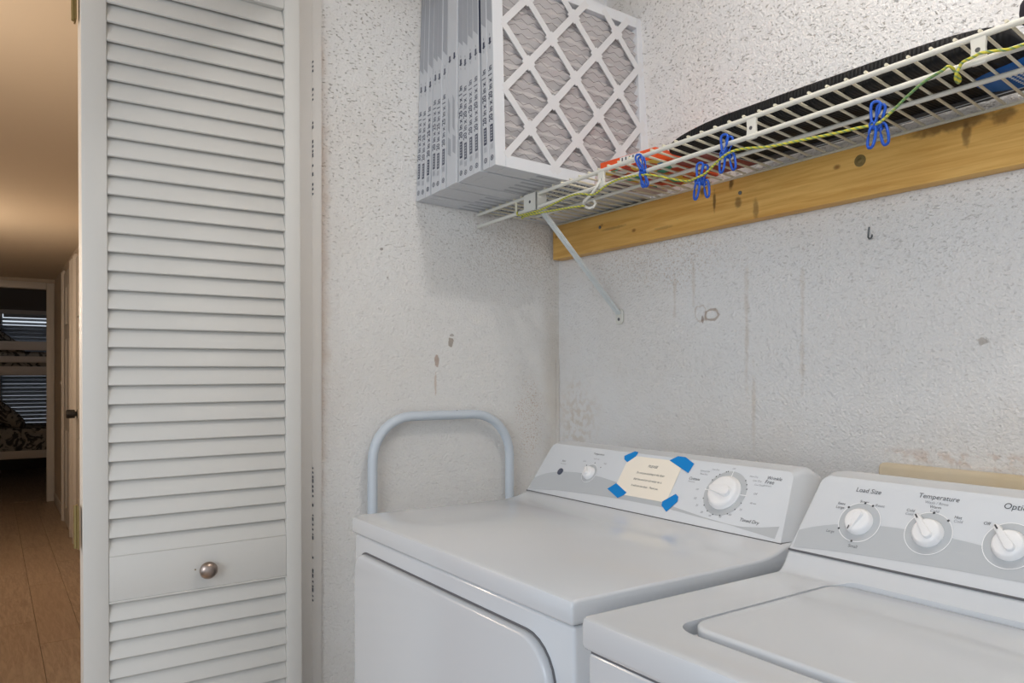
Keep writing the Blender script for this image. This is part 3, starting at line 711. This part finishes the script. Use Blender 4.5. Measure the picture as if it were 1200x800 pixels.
# ------------------------------------------------------------------ stack of air filters on the shelf
FT, FWd = .0254, .504
def clip_line(p, q, x0, y0, x1, y1):
    t0, t1 = 0.0, 1.0; dx, dy = q[0]-p[0], q[1]-p[1]
    for pp, qq in ((-dx, p[0]-x0), (dx, x1-p[0]), (-dy, p[1]-y0), (dy, y1-p[1])):
        if abs(pp) < 1e-9:
            if qq < 0: return None
        else:
            r = qq/pp
            if pp < 0: t0 = max(t0, r)
            else: t1 = min(t1, r)
    if t0 >= t1: return None
    return (p[0]+dx*t0, p[1]+dy*t0), (p[0]+dx*t1, p[1]+dy*t1)
def filter_parts(H, full):
    B = .030
    fr = MB()
    for a, b in (((0, 0, 0), (FT, B, H)), ((0, FWd - B, 0), (FT, FWd, H)), ((0, B, 0), (FT, FWd - B, B)), ((0, B, H - B), (FT, FWd - B, H))): fr.box(a, b, bev=.0008, seg=1)
    med = MB(); n = int((H - 2*B)/.0145); vs = []; fs = []
    cols = 16 if full else 2
    for k in range(n + 1):
        z = B + (H - 2*B)*k/n
        for c in range(cols + 1):
            y = B + (FWd - 2*B)*c/cols; j = random.uniform(-.0018, .0018) if full else 0
            vs.append((FT - .0185 + (.0140 if k % 2 else 0) + j*.6, y, max(B - .004, min(H - B + .004, z - .03*(y - .24)*0 + j*1.6))))
    for k in range(n):
        for c in range(cols): q = k*(cols + 1) + c; fs.append([q, q+1, q+cols+2, q+cols+1])
    med.add(vs, fs)
    lat = MB(); hy, hz = .0740, .0825; w = .0088
    lines = []
    for k in range(-6, 12):
        z = .028 + 2*hz*k
        lines.append(((0, z), (hy*8, z + hz*8))); lines.append(((0, z), (hy*8, z - hz*8)))
    for ps in lines:
        ps = ((ps[0][0] + B, ps[0][1]), (ps[1][0] + B, ps[1][1]))
        c = clip_line(ps[0], ps[1], B - .016, B - .016, FWd - B + .016, H - B + .016)
        if not c: continue
        (ya, za), (yb, zb) = c; L = sqrt((yb-ya)**2 + (zb-za)**2)
        if L < .02: continue
        nx, nz = -(zb-za)/L*w, (yb-ya)/L*w
        lat.prism([(ya+nx, za+nz), (yb+nx, zb+nz), (yb-nx, zb-nz), (ya-nx, za-nz)], lambda u, v, h: (h, u, v), FT - .0022, FT + .0002 + .0001*(lines.index(tuple([((ps[0][0]-B), ps[0][1]), ((ps[1][0]-B), ps[1][1])])) % 2))
    # fillets where the lattice strips cross
    for i in range(1, 6):
        for k in range(-3, 8):
            y = B + hy*i; z = .028 + hz*(2*k + (i % 2))
            if B + .02 < z < H - B - .02 and B + .02 < y < FWd - B - .02:
                lat.prism([(y - .021, z), (y, z - .021), (y + .021, z), (y, z + .021)], lambda u, v, h: (h, u, v), FT - .002, FT + .00035)
    wire = MB()
    if full:
        rows = int((H - 2*B)/.019)
        for k in range(rows):
            z = B + .008 + k*.019; pts = []
            m_ = int((FWd - 2*B)/.019)
            for i in range(m_ + 1):
                pts.append((FT - .0035, B + i*.019, z + (.0045 if (i + k) % 2 else -.0045) + random.uniform(-.0008, .0008)))
            wire.tube(pts, .00055, 4)
    return fr, med, lat, wire
random.seed(7)
F20 = filter_parts(.505, True); F25 = filter_parts(.625, False); F20s = filter_parts(.505, False)
FM = {}
for key, (fr, med, lat, wire) in (('a', F20), ('b', F25), ('c', F20s)):
    FM[key] = (mesh('frame', fr, M['card']), mesh('media', med, M['media']), mesh('lattice', lat, M['card_white']), mesh('wire_mesh', wire, M['mesh']) if wire.v else None)
def child(name, me, parent):
    o = bpy.data.objects.new(name, me); COL.objects.link(o); o.parent = parent; return o
def spine_print(size, H, dz, dark):
    """printing on the narrow front edge and on the bottom edge; baseline runs upwards, letters face left"""
    ink, box, pale = MB(), MB(), MB()
    fs = lambda u, v, h: (FT*.5 - v, -h, u)          # u up the edge, v across it
    fb = lambda u, v, h: (FT*.5 - v, u, -h)          # along the bottom edge, front to back
    h = .0005
    write(ink, size, fs, .098 + dz, -.0056, .136, h, 0, 'l', 1.22, .022)
    flat(box, rect(.048 + dz, -.0062, .090 + dz, .0062), fs, h)
    for u in (.053, .060, .067, .074, .081): flat(pale, rect(u + dz, -.0032, u + .0045 + dz, .0032), fs, h + .0003)
    for v in (-.0045, -.0015, .0015, .0045): flat(pale, rect(.030 + dz, v - .0008, .043 + dz, v + .0008), fs, h)
    ring(ink, fs, .015 + dz*.5, 0, .0045, .0065, h, 18); flat(ink, rect(.0125 + dz*.5, -.0016, .0175 + dz*.5, .0016), fs, h)
    # air-flow arrow and slanted pale fields higher up
    u = .292 + dz
    flat(box, [(u - .006, 0), (u, -.0075), (u, -.0035), (u + .012, -.0035), (u + .012, .0035), (u, .0035), (u, .0075)], fs, h)
    flat(ink, rect(u - .016, -.0006, u - .009, .0006), fs, h); flat(ink, rect(u + .016, -.0006, u + .022, .0006), fs, h)
    flat(pale, [(.335 + dz, -.0105), (.355 + dz, .0105), (H - .012, .0105), (H - .012, -.0105)], fs, h)
    write(ink, size, fb, .215, -.0048, .125, h, 0, 'l', 1.2, .022); flat(pale, rect(.130, -.0055, .200, .0055), fb, h)
    for uu in (.362, .376): flat(box, [(uu, 0), (uu + .005, -.006), (uu + .005, -.003), (uu + .011, -.003), (uu + .011, .003), (uu + .005, .003), (uu + .005, .006)], fb, h)
    return mesh('print', ink, M['navy'] if dark else M['print']), mesh('logo_box', box, M['navy'] if dark else M['print']), mesh('pale_print', pale, M['print_light'])
def blank_print(H):
    pale = MB(); fs = lambda u, v, h: (FT*.5 - v, -h, u); box = MB()
    flat(pale, [(.075, -.008), (.085, .006), (.130, .006), (.120, -.008)], fs, .0005); flat(pale, [(.135, -.003), (.215, -.003), (.235, .007), (.150, .007)], fs, .0005)
    u = .33; flat(box, [(u - .006, 0), (u, -.0075), (u, -.0035), (u + .012, -.0035), (u + .012, .0035), (u, .0035), (u, .0075)], fs, .0005)
    return None, mesh('logo_box', box, M['navy']), mesh('pale_print', pale, M['print_light'])
SP = {}
SEQ = [('b', '20 in x 25 in x 1 in', .012, 0, 0), ('b', '20 in x 25 in x 1 in', .006, 0, .0012), ('b', '20 in x 25 in x 1 in', .010, 1, .0010),
       ('b', '20 in x 25 in x 1 in', .018, 0, .0085), ('b', '20 in x 25 in x 1 in', .012, 0, .0010), ('b', '20 in x 25 in x 1 in', .016, 0, .0010),
       ('b', None, 0, 1, .0065), ('b', None, 0, 1, .0015), ('b', '20 in x 25 in x 1 in', .010, 1, .0070),
       ('c', '20 in x 20 in x 1 in', 0, 0, .0015), ('c', '20 in x 20 in x 1 in', .006, 0, .0015), ('c', '20 in x 20 in x 1 in', .006, 0, .0015),
       ('c', '20 in x 20 in x 1 in', .010, 1, .0125), ('a', '20 in x 20 in x 1 in', .012, 1, .0015)]
ORD = ['white pleated air filter standing flat against the left wall, first of the row', 'second air filter from the left wall, thin white edge with grey print', 'third air filter from the left wall, beside a dark gap',
       'fourth air filter from the left wall, just past the first gap', 'fifth air filter from the left wall in the shelf row', 'sixth air filter from the left wall, before the unprinted pair',
       'left one of the two unprinted white air filters in the row', 'right one of the two unprinted white air filters in the row', 'air filter with dark navy print just right of the unprinted pair',
       'fifth air filter counted back from the latticed front one', 'fourth air filter counted back from the latticed front one', 'air filter just left of the wide dark gap in the row',
       'air filter directly behind the latticed front one', 'front air filter showing its white diamond lattice and grey pleated media']
xf = XA + .003; lean = 0.0
for i, (key, size, dz, dark, gap) in enumerate(SEQ):
    H = {'a': .505, 'b': .625, 'c': .505}[key]
    xf += gap
    if i: lean += gap*(1.0 if gap < .01 else .55)/.5
    zf = 1.6690 + .0090*(i/13)
    f = thing('air_filter', (xf, .976 - .003*(i/13) + random.uniform(-.002, .002), zf), ORD[i], 'air filter', 'air filters on the wire shelf')
    f.rotation_euler = (-.030, -lean, 0)
    fr, med, lat, wire = FM[key]
    child('frame', fr, f); child('media', med, f); child('lattice', lat, f)
    if wire: o = child('wire_mesh', wire, f); o['kind'] = 'stuff'
    k2 = (size, H, round(dz, 3), dark)
    if k2 not in SP: SP[k2] = spine_print(size, H, dz, dark) if size else blank_print(H)
    for nm_, me in zip(('print', 'logo_box', 'pale_print'), SP[k2]):
        if me: child(nm_, me, f)['kind'] = 'stuff'
    if i in (2, 5, 11):
        mb = MB(); flat(mb, rect(.001, {2: .33, 5: .335, 11: .295}[i], .029, H - .004), lambda u, v, h: (FT + h, u, v), .0004); part('navy_label', mb, M['navy'], f, local=True)
    xf += FT/cos(lean)

# ------------------------------------------------------------------ other things on the shelf
def blob(name, loc, size, m, ex=(.4, .4, .5), shape=None, parent=None, seg=(36, 18)):
    b = bmesh.new(); bmesh.ops.create_uvsphere(b, u_segments=seg[0], v_segments=seg[1], radius=1)
    f = lambda q, e: math.copysign(abs(q)**e, q)
    for v in b.verts:
        x, y, z = v.co; p = Vector((f(x, ex[0])*size[0], f(y, ex[1])*size[1], f(z, ex[2])*size[2]))
        if shape: p = shape(p)
        v.co = p
    return part(name, MB().bm(b), m, parent, local=True, ang=80), Vector(loc)
bag = thing('black_bag', (-.855, 1.335, 1.672), 'long black ribbed fabric bag lying flat along the wire shelf', 'bag')
def bs(p):
    t = max(0, min(1, (p.x + .34)/.20)); k = .55 + .45*sin(t*pi/2)
    return Vector((p.x, p.y, .022 + (p.z*k) + (k - 1)*.016))
o, _ = blob('bag_body', (0, 0, 0), (.345, .122, .021), M['ribbed'], (.40, .25, .32), bs); o.parent = bag
part('webbing_strip', bx((-.30, .088, -.0020), (.30, .112, .0006)), M['grey_strap'], bag, local=True)
part('strip_piping', MB().tube([(-.10, .095, -.0045), (.08, .100, -.0045), (.30, .088, -.0045)], .0009, 6), M['white_dot'], bag, local=True)
cart = thing('orange_carton', (-1.305, 1.335, 1.6685), 'flat orange carton with a white window, on the shelf by the filters', 'carton')
cart.rotation_euler = (0, 0, R(5))
part('box', bx((-.085, -.125, .0005), (.085, .110, .026), bev=.0015, seg=1), M['orange'], cart, local=True)
part('white_window', MB().box((-.020, -.1262, .003), (.040, -.1249, .024)), M['carton_white'], cart, local=True)
wb = MB()
for k in range(5): wb.box((-.014 + k*.011, -.1268, .005), (-.0105 + k*.011, -.1261, .022))
part('window_stripes', wb, M['grey_strap'], cart, local=True, kind='stuff')
part('printed_bottom', bx((-.083, -.123, -.0006), (.083, .108, .0004)), M['multi'], cart, local=True)
bk2 = thing('red_booklet', (-1.165, 1.36, 1.6685), 'thin dark red printed booklet under the left end of the black bag', 'booklet')
part('pages', bx((-.050, -.08, .0006), (.055, .08, .0030)), M['carton_white'], bk2, local=True); part('cover', bx((-.050, -.08, 0), (.055, .08, .0006)), plain('dark_red_print', srgb(150, 62, 54), .5), bk2, local=True)
pk = thing('pink_carton', (-1.435, 1.36, 1.667), 'pale pink flat carton lying between the filters and orange carton', 'carton')
part('box', bx((-.030, -.10, 0), (.030, .10, .022), bev=.001, seg=1), M['pink'], pk, local=True)
tx = MB(); fb = lambda u, v, h: (v, u, -h)
for k in range(3): flat(tx, rect(-.07, -.018 + k*.014, .03 - .02*k, -.013 + k*.014), fb, .0006)
part('printed_lines', tx, M['print'], pk, local=True, kind='stuff')
bb2 = thing('blue_pouch', (-.50, 1.385, 1.668), 'bright blue soft pouch with white dotted mesh on the shelf end', 'pouch')
o, _ = blob('pouch_body', (0, 0, 0), (.125, .068, .022), M['blue_bag'], (.7, .55, .45), lambda p: Vector((p.x, p.y, p.z + .0215))); o.parent = bb2
dt = MB()
for i in range(15):
    for j in range(9):
        x_, y_ = -.055 + i*.0085, -.036 + j*.0085
        if (x_/.125)**4 + (y_/.068)**4 < .45: dt.lathe([(.0028, 0), (.0022, .0010)], (x_, y_, .0002), (0, 0, -1), 6)
part('dotted_mesh', dt, M['white_dot'], bb2, local=True)['kind'] = 'stuff'
pb = thing('dark_pouch', (-.350, 1.24, 1.676), 'dark plum soft bag at the right end of the wire shelf', 'bag')
o, _ = blob('bag_body', (0, 0, 0), (.140, .045, .030), M['plum'], (.5, .6, .6), lambda p: Vector((p.x, p.y, p.z + .030))); o.parent = pb
part('zip_line', MB().tube([(-.11, -.033, .046), (0, -.036, .047), (.11, -.033, .046)], .0015, 6), M['black'], pb, local=True)

# cord wound along the front rods
def smooth(P, n=4):
    P = [Vector(p) for p in P]; out = []
    for i in range(len(P) - 1):
        a, b, c, d = P[max(i-1, 0)], P[i], P[i+1], P[min(i+2, len(P)-1)]
        for k in range(n):
            t = k/n; out.append(.5*((2*b) + (c - a)*t + (2*a - 5*b + 4*c - d)*t*t + (3*b - a - 3*c + d)*t**3))
    return out + [P[-1]]
CA = [(-.30, 1.158, 1.645), (-.40, 1.158, 1.64), (-.4657, 1.155, 1.6345), (-.487, 1.155, 1.6379), (-.5091, 1.155, 1.642), (-.5181, 1.155, 1.6403), (-.5342, 1.155, 1.6373), (-.5389, 1.155, 1.6303), (-.5440, 1.155, 1.6190), (-.5480, 1.172, 1.6160),
      (-.5500, 1.180, 1.6260), (-.5531, 1.158, 1.6385), (-.5628, 1.155, 1.6345), (-.5775, 1.155, 1.6304), (-.5926, 1.155, 1.6251), (-.6158, 1.155, 1.6115), (-.6372, 1.155, 1.5968), (-.6619, 1.155, 1.5837), (-.6949, 1.155, 1.5858), (-.7401, 1.155, 1.588), (-.7965, 1.155, 1.5924), (-.8663, 1.155, 1.598), (-.9189, 1.155, 1.6079), (-.9545, 1.155, 1.6085), (-.9833, 1.155, 1.5974), (-1.0087, 1.155, 1.5832), (-1.0326, 1.155, 1.5784),
      (-1.0709, 1.17, 1.5814), (-1.118, 1.18, 1.5967), (-1.1752, 1.160, 1.6160), (-1.2413, 1.157, 1.6232), (-1.2747, 1.157, 1.6237), (-1.3092, 1.155, 1.6164), (-1.3449, 1.154, 1.6058), (-1.3944, 1.156, 1.6176), (-1.4396, 1.156, 1.6203), (-1.4936, 1.156, 1.6139), (-1.5539, 1.155, 1.6077), (-1.6175, 1.153, 1.6078), (-1.655, 1.156, 1.612), (-1.6725, 1.168, 1.6260), (-1.668, 1.180, 1.620),
      (-1.655, 1.170, 1.6060), (-1.6098, 1.152, 1.6022), (-1.5287, 1.155, 1.5989), (-1.4265, 1.155, 1.591), (-1.3850, 1.160, 1.588)]
tag(part('cord', MB().tube(smooth(CA), .0023, 8), M['cord'], ang=70), 'thin yellow and green cord wound along the shelf front', 'cord')

# coated wire clothes clips
def clothes_clip(loc, rot, lab, m, flip=1):
    t = thing('clothes_clip', loc, lab, 'clip', 'wire clothes clips on the shelf front'); t.rotation_euler = rot
    def loop(cx, cz, hw, hh, tilt, y, n=20):
        P = []
        for k in range(n):
            a_ = 2*pi*k/n; x_ = hw*math.copysign(abs(cos(a_))**.7, cos(a_)); z_ = hh*math.copysign(abs(sin(a_))**.8, sin(a_))
            x_ *= (.75 + .25*z_/hh)
            P.append((cx + x_*cos(tilt) - z_*sin(tilt), y + .002*sin(2*a_), cz + x_*sin(tilt) + z_*cos(tilt)))
        return P
    r = .0024
    part('jaw', MB().tube(loop(-.002*flip, .018, .0085, .019, R(6)*flip, -.004), r, 8, closed=True), m, t, local=True, ang=80)
    part('jaw', MB().tube(loop(-.001*flip, .017, .0075, .018, R(2)*flip, .009), r, 8, closed=True), m, t, local=True, ang=80)
    part('handle', MB().tube(loop(.003*flip, -.018, .0078, .017, R(180 + 4)*1.0, -.006), r, 8, closed=True), m, t, local=True, ang=80)
    part('handle', MB().tube(loop(.012*flip, -.010, .0078, .018, R(180 + 24*flip), .012), r, 8, closed=True), m, t, local=True, ang=80)
    co = MB().tube([(.0048*cos(2*pi*k/10), -.010 + .026*k/50, .0048*sin(2*pi*k/10)) for k in range(51)], .0016, 7)
    part('spring', co, m, t, local=True, ang=80)
    return t
clothes_clip((-.6690, 1.160, 1.5830), (0, R(14), 0), 'blue wire clothes clip nearest the right end of the shelf', M['clip'])
clothes_clip((-.9720, 1.164, 1.6110), (0, R(12), 0), 'blue wire clothes clip gripping the lower rod under the black bag', M['clip'])
clothes_clip((-1.0420, 1.172, 1.5740), (0, R(16), 0), 'blue wire clothes clip dangling low on the cord above pine board', M['clip'])
clothes_clip((-1.1900, 1.162, 1.6270), (R(8), R(-20), R(12)), 'blue wire clothes clip in front of the orange carton', M['clip'], -1)
